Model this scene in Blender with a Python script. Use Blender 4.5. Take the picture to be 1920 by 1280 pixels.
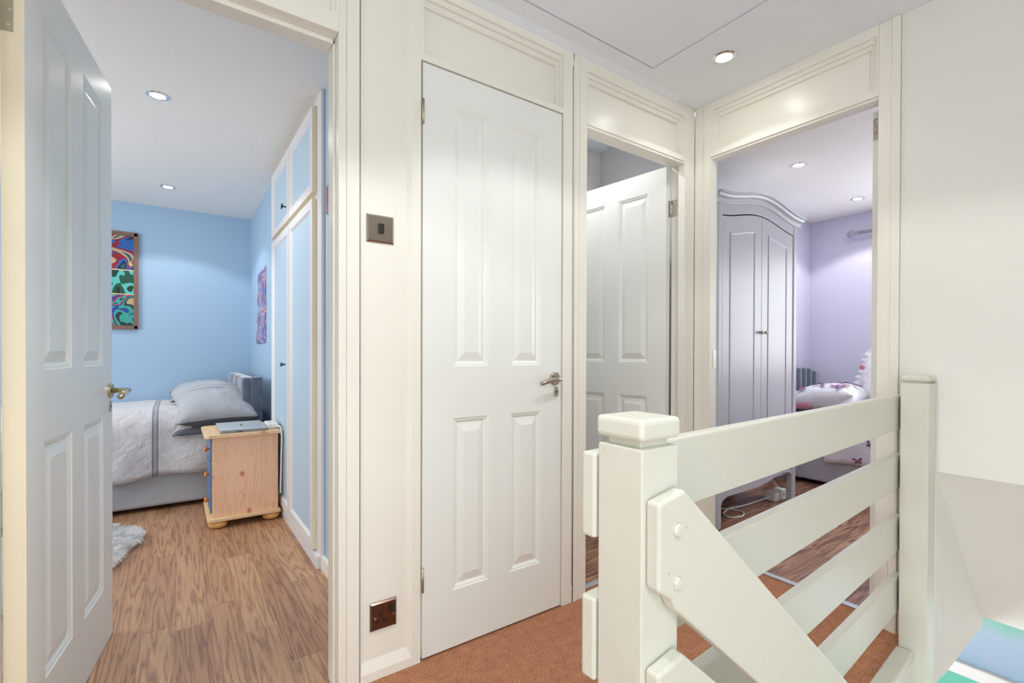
import bpy, bmesh, math, random
from mathutils import Vector, Matrix, noise
random.seed(7)
for o in list(bpy.data.objects): bpy.data.objects.remove(o)
S = bpy.context.scene
COL = S.collection
PI = math.pi
# ------------------------------------------------------------------ camera
H = 1.025                       # eye height above the landing carpet
A = 1.467                       # plane of the wall with the three left doorways (y)
B = 2.162                       # plane of the right wall (x)
CE = 2.262                      # ceiling height
yaw, pit, rol = math.radians(54.91), math.radians(-.392), math.radians(.168)
fw = Vector((math.cos(yaw)*math.cos(pit), math.sin(yaw)*math.cos(pit), math.sin(pit)))
rt = Vector((math.sin(yaw), -math.cos(yaw), 0)); up = rt.cross(fw)
r1 = math.cos(rol)*rt + math.sin(rol)*up; u1 = -math.sin(rol)*rt + math.cos(rol)*up
cd = bpy.data.cameras.new('camera'); cam = bpy.data.objects.new('camera', cd); COL.objects.link(cam)
cd.sensor_width = 36; cd.lens = 899.5/1920*36; cd.shift_y = 28.5/1920; cd.clip_start = .02
M3 = Matrix((r1, u1, -fw)).transposed()
cam.matrix_world = Matrix.Translation((0, 0, H)) @ M3.to_4x4()
S.camera = cam
# ------------------------------------------------------------------ world, exposure, window and added area light
S.view_settings.view_transform = 'Standard'; S.view_settings.look = 'None'
S.view_settings.gamma = 1; S.view_settings.exposure = 0.70; S.view_settings.use_curve_mapping = False
w = bpy.data.worlds.new('world'); S.world = w; w.use_nodes = True
w.node_tree.nodes['Background'].inputs[0].default_value = (.87, .96, 1, 1)
w.node_tree.nodes['Background'].inputs[1].default_value = 1.75
def area(name, loc, rot, sx, sy, e, col=(1, 1, 1)):
    l = bpy.data.lights.new(name, 'AREA'); l.shape = 'RECTANGLE'; l.size = sx; l.size_y = sy; l.energy = e; l.color = col
    o = bpy.data.objects.new(name, l); COL.objects.link(o); o.location = loc; o.rotation_euler = rot; return o
def spot(name, loc, e, col=(1, .95, .87), ang=122, blend=.22, r=.035):
    l = bpy.data.lights.new(name, 'SPOT'); l.energy = e; l.color = col; l.spot_size = math.radians(ang); l.spot_blend = blend; l.shadow_soft_size = r
    o = bpy.data.objects.new(name, l); COL.objects.link(o); o.location = loc; return o
area('blue_room_fill_area', (-2.05, 3.4, 1.45), (0, math.radians(-90), 0), 1.2, 1.5, 16, (1, .985, .96))  # added area light at an unseen window, brightens the blue room
area('hall_fill_area', (4.15, .3, -1.1), (0, math.radians(90), 0), 1.2, 1.6, 3, (1, 1, 1))  # added area light in the hall, sends light up to the landing ceiling
area('lilac_room_window_light', (4.85, .55, 1.4), (0, math.radians(90), 0), 1.1, 1.1, 11, (1, 1, 1))

# ------------------------------------------------------------------ materials
def lin(c):
    return tuple((x/255/12.92 if x/255 <= .04045 else ((x/255+.055)/1.055)**2.4) for x in c) + (1,)
def nt(name):
    m = bpy.data.materials.new(name); m.use_nodes = True; t = m.node_tree
    return m, t, t.nodes['Principled BSDF']
def N(t, k, **kw):
    n = t.nodes.new(k)
    for a, b in kw.items(): setattr(n, a, b)
    return n
def paint(name, rgb, rough=.5, bump=.0, bscale=40, spec=.5, var=.03, metal=0, vscale=3, sheen=0):
    m, t, p = nt(name); L = t.links
    tc = N(t, 'ShaderNodeTexCoord'); nz = N(t, 'ShaderNodeTexNoise'); nz.inputs['Scale'].default_value = vscale; nz.inputs['Detail'].default_value = 3
    L.new(tc.outputs['Object'], nz.inputs['Vector'])
    mx = N(t, 'ShaderNodeMix', data_type='RGBA'); c = lin(rgb)
    mx.inputs['A'].default_value = tuple(x*(1-var) for x in c[:3])+(1,); mx.inputs['B'].default_value = tuple(min(1, x*(1+var)) for x in c[:3])+(1,)
    L.new(nz.outputs['Fac'], mx.inputs['Factor']); L.new(mx.outputs['Result'], p.inputs['Base Color'])
    p.inputs['Roughness'].default_value = rough; p.inputs['Metallic'].default_value = metal; p.inputs['Specular IOR Level'].default_value = spec
    if sheen: p.inputs['Sheen Weight'].default_value = sheen
    if bump:
        n2 = N(t, 'ShaderNodeTexNoise'); n2.inputs['Scale'].default_value = bscale; n2.inputs['Detail'].default_value = 4
        L.new(tc.outputs['Object'], n2.inputs['Vector'])
        b = N(t, 'ShaderNodeBump'); b.inputs['Strength'].default_value = bump; b.inputs['Distance'].default_value = .004
        L.new(n2.outputs['Fac'], b.inputs['Height']); L.new(b.outputs['Normal'], p.inputs['Normal'])
    return m
def emit(name, rgb, s):
    m, t, p = nt(name); p.inputs['Base Color'].default_value = lin(rgb); p.inputs['Emission Color'].default_value = lin(rgb); p.inputs['Emission Strength'].default_value = s
    return m
def planks(name, along, pal, sw=.064, ln=.62, grain=1.0, rough=.38):
    """laminate strip floor; along = 'X' or 'Y'"""
    m, t, p = nt(name); L = t.links
    tc = N(t, 'ShaderNodeTexCoord'); sp = N(t, 'ShaderNodeSeparateXYZ'); L.new(tc.outputs['Object'], sp.inputs[0])
    def mt(op, a, b=None, c=None):
        n = N(t, 'ShaderNodeMath', operation=op)
        for i, v in enumerate((a, b, c)):
            if v is None: continue
            if isinstance(v, (int, float)): n.inputs[i].default_value = v
            else: L.new(v, n.inputs[i])
        return n.outputs[0]
    u, v = (sp.outputs[0], sp.outputs[1]) if along == 'X' else (sp.outputs[1], sp.outputs[0])
    row = mt('FLOOR', mt('DIVIDE', v, sw))
    wn = N(t, 'ShaderNodeTexWhiteNoise', noise_dimensions='1D'); L.new(row, wn.inputs['W'])
    us = mt('ADD', mt('DIVIDE', u, ln), mt('MULTIPLY', wn.outputs['Value'], 7.3))
    colm = mt('FLOOR', us)
    cv = N(t, 'ShaderNodeCombineXYZ'); L.new(row, cv.inputs[0]); L.new(colm, cv.inputs[1])
    wn2 = N(t, 'ShaderNodeTexWhiteNoise', noise_dimensions='2D'); L.new(cv.outputs[0], wn2.inputs['Vector'])
    rnd = wn2.outputs['Value']
    gv = N(t, 'ShaderNodeCombineXYZ'); L.new(mt('MULTIPLY', u, 1.0), gv.inputs[0]); L.new(mt('MULTIPLY', v, 17.), gv.inputs[1]); L.new(mt('MULTIPLY', rnd, 37.), gv.inputs[2])
    n1 = N(t, 'ShaderNodeTexNoise'); n1.inputs['Scale'].default_value = 1.0; n1.inputs['Detail'].default_value = 2.5; n1.inputs['Distortion'].default_value = .12
    L.new(gv.outputs[0], n1.inputs['Vector'])
    rings = mt('PINGPONG', mt('MULTIPLY', n1.outputs['Fac'], 9*grain), .5)
    fg = N(t, 'ShaderNodeCombineXYZ'); L.new(mt('MULTIPLY', u, 14.), fg.inputs[0]); L.new(mt('MULTIPLY', v, 260.), fg.inputs[1])
    n3 = N(t, 'ShaderNodeTexNoise'); n3.inputs['Scale'].default_value = 1.0; n3.inputs['Detail'].default_value = 2; L.new(fg.outputs[0], n3.inputs['Vector'])
    fac = mt('ADD', mt('MULTIPLY', rings, 1.25), mt('MULTIPLY', mt('SUBTRACT', n3.outputs['Fac'], .5), .9))
    cr = N(t, 'ShaderNodeValToRGB'); e = cr.color_ramp.elements
    e[0].position = .0; e[0].color = lin(pal[0]); e[1].position = .55; e[1].color = lin(pal[2])
    x = cr.color_ramp.elements.new(.18); x.color = lin(pal[1])
    L.new(fac, cr.inputs[0])
    tint = N(t, 'ShaderNodeMix', data_type='RGBA', blend_type='MULTIPLY'); tint.inputs['Factor'].default_value = 1
    cr2 = N(t, 'ShaderNodeValToRGB'); e = cr2.color_ramp.elements
    e[0].color = (.74, .66, .62, 1); e[1].color = (1.0, 1.0, .95, 1); L.new(rnd, cr2.inputs[0])
    L.new(cr.outputs[0], tint.inputs['A']); L.new(cr2.outputs[0], tint.inputs['B'])
    # seams
    fv = mt('FRACT', mt('DIVIDE', v, sw)); fu = mt('FRACT', us)
    seam = mt('MAXIMUM', mt('LESS_THAN', fv, .022), mt('LESS_THAN', fu, .003))
    mx = N(t, 'ShaderNodeMix', data_type='RGBA'); L.new(mt('MULTIPLY', seam, .45), mx.inputs['Factor']); L.new(tint.outputs['Result'], mx.inputs['A']); mx.inputs['B'].default_value = lin((86, 58, 44))
    L.new(mx.outputs['Result'], p.inputs['Base Color']); p.inputs['Roughness'].default_value = rough
    return m
def fabric(name, a, b, scale=220, stripes=None, rough=.9, bump=.25, sheen=.3, wr=0):
    m, t, p = nt(name); L = t.links
    tc = N(t, 'ShaderNodeTexCoord')
    mp = N(t, 'ShaderNodeMapping'); mp.inputs['Scale'].default_value = (1, 6, 1); L.new(tc.outputs['Object'], mp.inputs['Vector'])
    n1 = N(t, 'ShaderNodeTexNoise'); n1.inputs['Scale'].default_value = scale*.3; n1.inputs['Detail'].default_value = 5; L.new(mp.outputs[0], n1.inputs['Vector'])
    mx = N(t, 'ShaderNodeMix', data_type='RGBA'); mx.inputs['A'].default_value = lin(a); mx.inputs['B'].default_value = lin(b); L.new(n1.outputs['Fac'], mx.inputs['Factor'])
    out = mx.outputs['Result']
    if stripes:
        sp = N(t, 'ShaderNodeSeparateXYZ'); L.new(tc.outputs['Object'], sp.inputs[0])
        for (ax, c0, hw, col, f) in stripes:
            s = N(t, 'ShaderNodeMath', operation='COMPARE'); L.new(sp.outputs[ax], s.inputs[0]); s.inputs[1].default_value = c0; s.inputs[2].default_value = hw
            k = N(t, 'ShaderNodeMath', operation='MULTIPLY'); L.new(s.outputs[0], k.inputs[0]); k.inputs[1].default_value = f
            m2 = N(t, 'ShaderNodeMix', data_type='RGBA'); L.new(k.outputs[0], m2.inputs['Factor']); L.new(out, m2.inputs['A']); m2.inputs['B'].default_value = lin(col); out = m2.outputs['Result']
    L.new(out, p.inputs['Base Color']); p.inputs['Roughness'].default_value = rough; p.inputs['Sheen Weight'].default_value = sheen; p.inputs['Specular IOR Level'].default_value = .2
    n2 = N(t, 'ShaderNodeTexNoise'); n2.inputs['Scale'].default_value = scale; L.new(tc.outputs['Object'], n2.inputs['Vector'])
    b1 = N(t, 'ShaderNodeBump'); b1.inputs['Strength'].default_value = bump; b1.inputs['Distance'].default_value = .002; L.new(n2.outputs['Fac'], b1.inputs['Height'])
    if wr:
        n4 = N(t, 'ShaderNodeTexNoise'); n4.inputs['Scale'].default_value = 9; n4.inputs['Detail'].default_value = 3; n4.inputs['Distortion'].default_value = 1.2; L.new(tc.outputs['Object'], n4.inputs['Vector'])
        b2 = N(t, 'ShaderNodeBump'); b2.inputs['Strength'].default_value = wr; b2.inputs['Distance'].default_value = .02; L.new(n4.outputs['Fac'], b2.inputs['Height']); L.new(b1.outputs['Normal'], b2.inputs['Normal']); b1 = b2
    L.new(b1.outputs['Normal'], p.inputs['Normal'])
    return m
def carpet_mat(name, a, b):
    m, t, p = nt(name); L = t.links; tc = N(t, 'ShaderNodeTexCoord')
    n1 = N(t, 'ShaderNodeTexNoise'); n1.inputs['Scale'].default_value = 260; n1.inputs['Detail'].default_value = 3; L.new(tc.outputs['Object'], n1.inputs['Vector'])
    n0 = N(t, 'ShaderNodeTexNoise'); n0.inputs['Scale'].default_value = 30; n0.inputs['Detail'].default_value = 4; L.new(tc.outputs['Object'], n0.inputs['Vector'])
    ad = N(t, 'ShaderNodeMath', operation='MULTIPLY_ADD'); L.new(n0.outputs['Fac'], ad.inputs[0]); ad.inputs[1].default_value = .22; L.new(n1.outputs['Fac'], ad.inputs[2])
    cr = N(t, 'ShaderNodeValToRGB'); e = cr.color_ramp.elements; e[0].position = .44; e[0].color = lin(a); e[1].position = .74; e[1].color = lin(b); L.new(ad.outputs[0], cr.inputs[0])
    L.new(cr.outputs[0], p.inputs['Base Color']); p.inputs['Roughness'].default_value = 1; p.inputs['Specular IOR Level'].default_value = .1
    bp = N(t, 'ShaderNodeBump'); bp.inputs['Strength'].default_value = .8; bp.inputs['Distance'].default_value = .006; L.new(n1.outputs['Fac'], bp.inputs['Height']); L.new(bp.outputs['Normal'], p.inputs['Normal'])
    return m
def pine(name, base, dark):
    m, t, p = nt(name); L = t.links; tc = N(t, 'ShaderNodeTexCoord')
    mp = N(t, 'ShaderNodeMapping'); mp.inputs['Scale'].default_value = (14, 14, 1.3); L.new(tc.outputs['Object'], mp.inputs['Vector'])
    n1 = N(t, 'ShaderNodeTexNoise'); n1.inputs['Scale'].default_value = 1.2; n1.inputs['Detail'].default_value = 3; n1.inputs['Distortion'].default_value = .8; L.new(mp.outputs[0], n1.inputs['Vector'])
    k = N(t, 'ShaderNodeMath', operation='MULTIPLY'); L.new(n1.outputs['Fac'], k.inputs[0]); k.inputs[1].default_value = 9
    q = N(t, 'ShaderNodeMath', operation='PINGPONG'); L.new(k.outputs[0], q.inputs[0]); q.inputs[1].default_value = .5
    cr = N(t, 'ShaderNodeValToRGB'); e = cr.color_ramp.elements; e[0].position = 0; e[0].color = lin(tuple(int(.8*x+.2*y) for x, y in zip(base, dark))); e[1].position = .25; e[1].color = lin(base); L.new(q.outputs[0], cr.inputs[0])
    mk = N(t, 'ShaderNodeMapping'); mk.inputs['Scale'].default_value = (9, 9, 6.5); L.new(tc.outputs['Object'], mk.inputs['Vector'])
    vo = N(t, 'ShaderNodeTexVoronoi'); vo.inputs['Scale'].default_value = 1; L.new(mk.outputs[0], vo.inputs['Vector'])
    c2 = N(t, 'ShaderNodeValToRGB'); e = c2.color_ramp.elements; e[0].position = .05; e[0].color = (1, 1, 1, 1); e[1].position = .16; e[1].color = (0, 0, 0, 1); L.new(vo.outputs['Distance'], c2.inputs[0])
    mx = N(t, 'ShaderNodeMix', data_type='RGBA'); L.new(c2.outputs[0], mx.inputs['Factor']); L.new(cr.outputs[0], mx.inputs['A']); mx.inputs['B'].default_value = lin(dark)
    L.new(mx.outputs['Result'], p.inputs['Base Color']); p.inputs['Roughness'].default_value = .42
    return m
MT = dict(
    gloss=paint('cream_gloss_paint', (243, 240, 230), .3, .06, 12, var=.02),
    door=paint('white_door_paint', (240, 242, 238), .34, .04, 60, var=.015),
    edge=paint('old_cream_paint', (238, 226, 200), .42, .15, 25, var=.03),
    wall=paint('white_wall_paint', (238, 236, 230), .6, .12, 35, var=.02),
    ceil=paint('white_ceiling_paint', (241, 247, 254), .85, .35, 90, spec=.2, var=.015),
    ceil2=paint('white_bedroom_ceiling_paint', (244, 242, 238), .85, .25, 90, spec=.2, var=.015),
    hatch=paint('hatch_paint', (240, 245, 253), .7, .02, 40, spec=.2, var=.01),
    rail=paint('thick_white_rail_paint', (219, 218, 205), .3, .5, 14, var=.02),
    railend=paint('end_grain_paint', (240, 238, 226), .35, .8, 30, var=.02),
    blue=paint('sky_blue_wall_paint', (168, 196, 222), .6, .08, 60, var=.02),
    bluedoor=paint('pale_blue_panel_paint', (184, 206, 224), .5, .05, 60, var=.02),
    lilac=paint('lilac_wall_paint', (217, 215, 235), .6, .08, 60, var=.015),
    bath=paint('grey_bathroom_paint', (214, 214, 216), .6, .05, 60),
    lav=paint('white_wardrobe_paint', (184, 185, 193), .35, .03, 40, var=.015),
    steel=paint('brushed_steel', (182, 174, 162), .25, 0, var=.05, metal=1, vscale=30),
    nickel=paint('satin_nickel', (190, 184, 172), .3, 0, var=.05, metal=1, vscale=30),
    chrome=paint('chrome', (225, 225, 228), .12, 0, var=.02, metal=1),
    socket=paint('black_nickel_plate', (120, 100, 92), .2, 0, var=.05, metal=1),
    brass=paint('aged_brass', (206, 192, 158), .2, 0, var=.08, metal=1, vscale=20),
    hinge=paint('steel_hinge', (190, 180, 158), .35, 0, var=.1, metal=1, vscale=60),
    black=paint('black_plastic', (38, 36, 36), .35, 0, var=.05),
    dark=paint('dark_gap', (28, 26, 26), .8),
    plastic=paint('white_plastic', (238, 238, 236), .35, 0, var=.01),
    grey=paint('grey_plastic', (150, 154, 166), .4, 0, var=.02),
    silver=paint('silver_laptop_shell', (196, 202, 208), .35, 0, var=.02, metal=.15),
    lapbase=paint('laptop_base', (150, 156, 162), .4, 0, metal=.1),
    knobwood=paint('orange_knob_wood', (226, 132, 58), .25, 0, var=.1, vscale=60),
    bun=paint('varnished_pine_foot', (228, 172, 98), .3, 0, var=.08, vscale=30),
    pine=pine('knotty_pine', (248, 200, 164), (206, 124, 84)),
    pine2=pine('pale_pine', (238, 204, 160), (205, 140, 90)),
    bluefront=paint('blue_drawer_front', (98, 128, 172), .4, .1, 60),
    framewood=paint('brown_wood_frame', (132, 98, 84), .45, .1, 90, var=.08),
    velvet=fabric('grey_blue_velvet', (66, 76, 94), (104, 114, 134), 60, sheen=.9, bump=.1, wr=.3),
    divan=fabric('grey_divan_fabric', (176, 180, 186), (194, 197, 203), 260, sheen=.2),
    divan2=fabric('light_divan_fabric', (176, 174, 182), (194, 192, 200), 260, sheen=.2),
    duvet=fabric('grey_linen_duvet', (186, 184, 188), (222, 220, 222), 240, wr=.8,
                 stripes=[(0, -.105, .017, (128, 131, 142), .7), (0, -.105, .003, (170, 170, 176), .9), (0, -.117, .0018, (76, 78, 90), .8), (0, -.093, .0018, (76, 78, 90), .8)]),
    pillow=fabric('grey_pillow_cotton', (158, 161, 169), (188, 189, 196), 240, wr=.45, stripes=[(1, .0, .004, (104, 104, 112), .8), (1, .055, .003, (104, 104, 112), .8)]),
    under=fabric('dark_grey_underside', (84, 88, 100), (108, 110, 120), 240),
    white=fabric('white_cotton', (236, 236, 242), (250, 250, 253), 240, wr=.3, sheen=.1),
    whited=fabric('white_duvet_cotton', (222, 218, 228), (238, 234, 242), 240, wr=.4, sheen=.1),
    pink=fabric('pink_cotton', (205, 130, 150), (224, 152, 170), 240),
    purple=paint('purple_print', (92, 56, 122), .8, var=.3, vscale=60), pinkp=paint('pink_print', (196, 104, 146), .8, var=.2, vscale=60),
    navyp=paint('navy_print', (52, 48, 92), .8), greyp=paint('grey_mauve_print', (150, 138, 168), .8),
    fur=fabric('shaggy_white_fur', (240, 238, 238), (250, 250, 250), 120, bump=.6, wr=.4),
    furd=fabric('shaggy_grey_fur', (206, 208, 214), (226, 227, 230), 120, bump=.6),
    carpet=carpet_mat('brown_carpet_pile', (138, 84, 58), (212, 154, 120)),
    lam=planks('oak_laminate_boards', 'Y', ((160, 118, 94), (186, 144, 112), (204, 162, 128)), .105, .78),
    lam2=planks('walnut_laminate_boards', 'X', ((104, 66, 54), (150, 106, 84), (188, 146, 118)), .065, .7),
    strip=paint('aluminium_threshold', (205, 210, 222), .3, metal=.6),
    rodm=paint('grey_curtain_pole_paint', (166, 168, 182), .4),
    lamp=emit('lamp_glow', (255, 250, 240), 60),
    frost=None, lapdark=paint('pewter_knob', (92, 96, 102), .3, metal=.8),
)
def chips(m, col=(196, 172, 128)):
    t = m.node_tree; L = t.links; p = t.nodes['Principled BSDF']; src = p.inputs['Base Color'].links[0].from_socket
    tc = N(t, 'ShaderNodeTexCoord'); v = N(t, 'ShaderNodeTexVoronoi'); v.inputs['Scale'].default_value = 22; L.new(tc.outputs['Object'], v.inputs['Vector'])
    n_ = N(t, 'ShaderNodeTexNoise'); n_.inputs['Scale'].default_value = 140; L.new(tc.outputs['Object'], n_.inputs['Vector'])
    a = N(t, 'ShaderNodeMath', operation='MULTIPLY_ADD'); L.new(n_.outputs['Fac'], a.inputs[0]); a.inputs[1].default_value = .10; L.new(v.outputs['Distance'], a.inputs[2])
    c = N(t, 'ShaderNodeMath', operation='LESS_THAN'); L.new(a.outputs[0], c.inputs[0]); c.inputs[1].default_value = .094
    k = N(t, 'ShaderNodeMath', operation='MULTIPLY'); L.new(c.outputs[0], k.inputs[0]); k.inputs[1].default_value = .6
    mx = N(t, 'ShaderNodeMix', data_type='RGBA'); L.new(k.outputs[0], mx.inputs['Factor']); L.new(src, mx.inputs['A']); mx.inputs['B'].default_value = lin(col); L.new(mx.outputs['Result'], p.inputs['Base Color'])
chips(MT['rail'])
# ------------------------------------------------------------------ mesh helpers
class MB:
    def __init__(s): s.bm = bmesh.new()
    def box(s, x0, x1, y0, y1, z0, z1):
        v = [s.bm.verts.new((x, y, z)) for x in (x0, x1) for y in (y0, y1) for z in (z0, z1)]
        for f in ((0, 1, 3, 2), (4, 6, 7, 5), (0, 4, 5, 1), (2, 3, 7, 6), (0, 2, 6, 4), (1, 5, 7, 3)): s.bm.faces.new([v[i] for i in f])
        return s
    def obox(s, o, ux, uy, sx, sy, z0, z1):   # oriented box: origin o (2D), unit dirs ux, uy, extents tuples
        P = [(o[0]+ux[0]*a+uy[0]*b, o[1]+ux[1]*a+uy[1]*b) for a in sx for b in sy]
        v = [s.bm.verts.new((p[0], p[1], z)) for p in P for z in (z0, z1)]
        for f in ((0, 1, 3, 2), (4, 6, 7, 5), (0, 4, 5, 1), (2, 3, 7, 6), (0, 2, 6, 4), (1, 5, 7, 3)): s.bm.faces.new([v[i] for i in f])
        return s
    def prism(s, poly, a, b, plane='XZ'):      # polygon extruded between a and b along the third axis
        def P(p, c): return {'XZ': (p[0], c, p[1]), 'XY': (p[0], p[1], c), 'YZ': (c, p[0], p[1])}[plane]
        va = [s.bm.verts.new(P(p, a)) for p in poly]; vb = [s.bm.verts.new(P(p, b)) for p in poly]
        n = len(poly); s.bm.faces.new(va); s.bm.faces.new(vb[::-1])
        for i in range(n): s.bm.faces.new((va[i], vb[i], vb[(i+1) % n], va[(i+1) % n]))
        return s
    def tube(s, pts, r, n=12, closed=False, cap=True):
        pts = [Vector(p) for p in pts]; rings = []
        if len(pts) > 6:
            q = []
            for i in range(len(pts)-1):
                a, b, c_, d = pts[max(i-1, 0)], pts[i], pts[i+1], pts[min(i+2, len(pts)-1)]
                for k in range(6):
                    t = k/6; q.append(.5*((2*b)+(c_-a)*t+(2*a-5*b+4*c_-d)*t*t+(3*b-a-3*c_+d)*t**3))
            pts = q+[pts[-1]]
        rs = r if isinstance(r, (list, tuple)) else [r]*len(pts)
        prev = None
        for i, p in enumerate(pts):
            d = (pts[min(i+1, len(pts)-1)]-pts[max(i-1, 0)]).normalized()
            if prev is None:
                a = d.orthogonal().normalized()
            else:
                a = (prev-d*prev.dot(d)).normalized()
            prev = a; b = d.cross(a)
            rings.append([s.bm.verts.new(p+(a*math.cos(2*PI*k/n)+b*math.sin(2*PI*k/n))*rs[i]) for k in range(n)])
        for i in range(len(rings)-1):
            for k in range(n): s.bm.faces.new((rings[i][k], rings[i][(k+1) % n], rings[i+1][(k+1) % n], rings[i+1][k]))
        if cap: s.bm.faces.new(rings[0][::-1]); s.bm.faces.new(rings[-1])
        return s
    def lathe(s, prof, c, axis=(0, 0, 1), n=24):   # prof: (r, h) along axis from c
        ax = Vector(axis).normalized(); a = ax.orthogonal().normalized(); b = ax.cross(a); c = Vector(c)
        rings = [[s.bm.verts.new(c+ax*h+(a*math.cos(2*PI*k/n)+b*math.sin(2*PI*k/n))*max(r, 1e-5)) for k in range(n)] for r, h in prof]
        for i in range(len(rings)-1):
            for k in range(n): s.bm.faces.new((rings[i][k], rings[i][(k+1) % n], rings[i+1][(k+1) % n], rings[i+1][k]))
        s.bm.faces.new(rings[0][::-1]); s.bm.faces.new(rings[-1]); return s
    def rings(s, org, u, n_, R, thick=0):
        """stepped front face: R = list of (u0,u1,z0,z1,depth) nested rects; u 2D dir, n_ 2D outward normal"""
        L_ = []
        for (u0, u1, z0, z1, d) in R:
            L_.append([s.bm.verts.new((org[0]+u[0]*a+n_[0]*d, org[1]+u[1]*a+n_[1]*d, z)) for a, z in ((u0, z0), (u1, z0), (u1, z1), (u0, z1))])
        for i in range(len(L_)-1):
            for k in range(4): s.bm.faces.new((L_[i][k], L_[i][(k+1) % 4], L_[i+1][(k+1) % 4], L_[i+1][k]))
        s.bm.faces.new(L_[-1])
        if thick:
            u0, u1, z0, z1, d = R[0]; d -= thick
            q = [s.bm.verts.new((org[0]+u[0]*a+n_[0]*d, org[1]+u[1]*a+n_[1]*d, z)) for a, z in ((u0, z0), (u1, z0), (u1, z1), (u0, z1))]
            for k in range(4): s.bm.faces.new((L_[0][k], q[k], q[(k+1) % 4], L_[0][(k+1) % 4]))
            s.bm.faces.new(q[::-1])
        return s
    def build(s, name, mat, parent=None, bev=0, seg=2, smooth=False, weld=True, origin=None):
        if weld: bmesh.ops.remove_doubles(s.bm, verts=s.bm.verts, dist=1e-5)
        bmesh.ops.recalc_face_normals(s.bm, faces=s.bm.faces)
        me = bpy.data.meshes.new(name); s.bm.to_mesh(me); s.bm.free()
        o = bpy.data.objects.new(name, me); COL.objects.link(o)
        for m in (mat if isinstance(mat, (list, tuple)) else [mat]): me.materials.append(m)
        if smooth:
            for p in me.polygons: p.use_smooth = True
        if bev:
            b = o.modifiers.new('b', 'BEVEL'); b.width = bev; b.segments = seg; b.limit_method = 'ANGLE'; b.angle_limit = math.radians(40)
        if parent is not None:
            o.parent = parent; o.matrix_parent_inverse = parent.matrix_world.inverted() if parent.type != 'EMPTY' else Matrix.Translation(-parent.location)
        return o
def thing(name, label, cat, loc=(0, 0, 0), group=None):
    o = bpy.data.objects.new(name, None); COL.objects.link(o); o.location = loc; o.empty_display_size = .05
    o['label'] = label; o['category'] = cat
    if group: o['group'] = group
    return o
def tag(o, label, cat, group=None):
    o['label'] = label; o['category'] = cat
    if group: o['group'] = group
    return o
def st(o): o['kind'] = 'structure'; return o
def struct(name, mb, mat, bev=0, **k): return st(mb.build(name, mat, bev=bev, **k))
G = MT['gloss']
# ================================================================== SETTING
# floors -----------------------------------------------------------
rail_ang = math.atan2(.600-.497, 2.082-.5)
def ry(x): return .497+(x-.5)*math.tan(rail_ang)       # back face of the newels / front face of the rails
fl = MB().prism([(-.95, -1.1), (.50, -1.1), (.50, .40), (.50, ry(.5)-.045), (2.162, ry(2.162)-.045), (2.162, .66), (2.245, .66), (2.245, 1.40), (2.17, 1.467), (2.10, 1.525), (-.95, 1.525)], -.0, -.02, 'XY')
struct('floor_landing', fl, MT['carpet'])
struct('floor_blue_room', MB().box(-2.2, .62, 1.545, 5.1, -.02, .001), MT['lam'])
struct('floor_bathroom', MB().box(1.3, 2.42, 1.53, 3.2, -.02, .001), MT['lam2'])
struct('floor_lilac_room', MB().box(2.258, 5.0, .565, 1.50, -.02, .001).box(2.425, 5.0, 1.50, 2.2, -.02, .001).box(2.955, 5.0, -.3, .565, -.02, .001), MT['lam2'])
struct('trim_1', MB().box(2.238, 2.268, .68, 1.40, .0, .007), MT['strip'], .003)
struct('trim_2', MB().box(1.405, 2.10, 1.515, 1.545, .0, .007), MT['strip'], .003)
# landing edge: capping board and apron over the stairwell
e = MB(); ux = (math.cos(rail_ang), math.sin(rail_ang)); uy = (-ux[1], ux[0])
Lr = (2.078-.577)/ux[0]
e.obox((.577, ry(.577)), ux, uy, (0, Lr), (-.052, -.002), -.03, .003)
struct('trim_4', e, MT['rail'], .006)
e = MB().obox((.5, ry(.5)), ux, uy, (0, 1.66), (-.045, -.02), -.30, -.03)
struct('wall_apron', e, MT['wall'])
# ceilings -----------------------------------------------------------
c = MB()
hx0, hx1, hy0, hy1 = .70, 1.702, .55, 1.364
c.box(-.95, hx0, -1.1, 1.567, CE, CE+.05); c.box(hx1, B+.02, -1.1, 1.567, CE, CE+.05)
c.box(hx0, hx1, -1.1, hy0, CE, CE+.05); c.box(hx0, hx1, hy1, 1.567, CE, CE+.05)
struct('ceiling_landing', c, MT['ceil'])
tag(MB().box(hx0+.007, hx1-.007, hy0+.007, hy1-.007, CE+.001, CE+.03).build('loft_hatch', MT['hatch']), 'smooth white loft hatch panel outlined by a thin dark gap in the ceiling', 'hatch')
struct('hatch_gap_shade', MB().box(hx0-.04, hx1+.04, hy0-.04, hy1+.04, CE+.05, CE+.06), MT['dark'])  # dark sheet over the hatch, puts shade into the gap around it
struct('trim_6', MB().prism([(A+.001, CE-.012), (A-.012, CE-.008), (A-.034, CE), (A+.001, CE)], .40, 2.0, 'YZ'), MT['ceil'])
struct('ceiling_blue_room', MB().box(-2.2, .62, 1.567, 5.1, CE, CE+.05), MT['ceil2'])
struct('ceiling_lilac_room', MB().box(2.262, 5.0, -.3, 1.50, CE, CE+.05).box(2.425, 5.0, 1.50, 2.2, CE, CE+.05), MT['ceil2'])
struct('ceiling_bathroom', MB().box(.70, 2.42, 1.567, 3.2, 2.40, 2.45), MT['ceil'])
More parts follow.
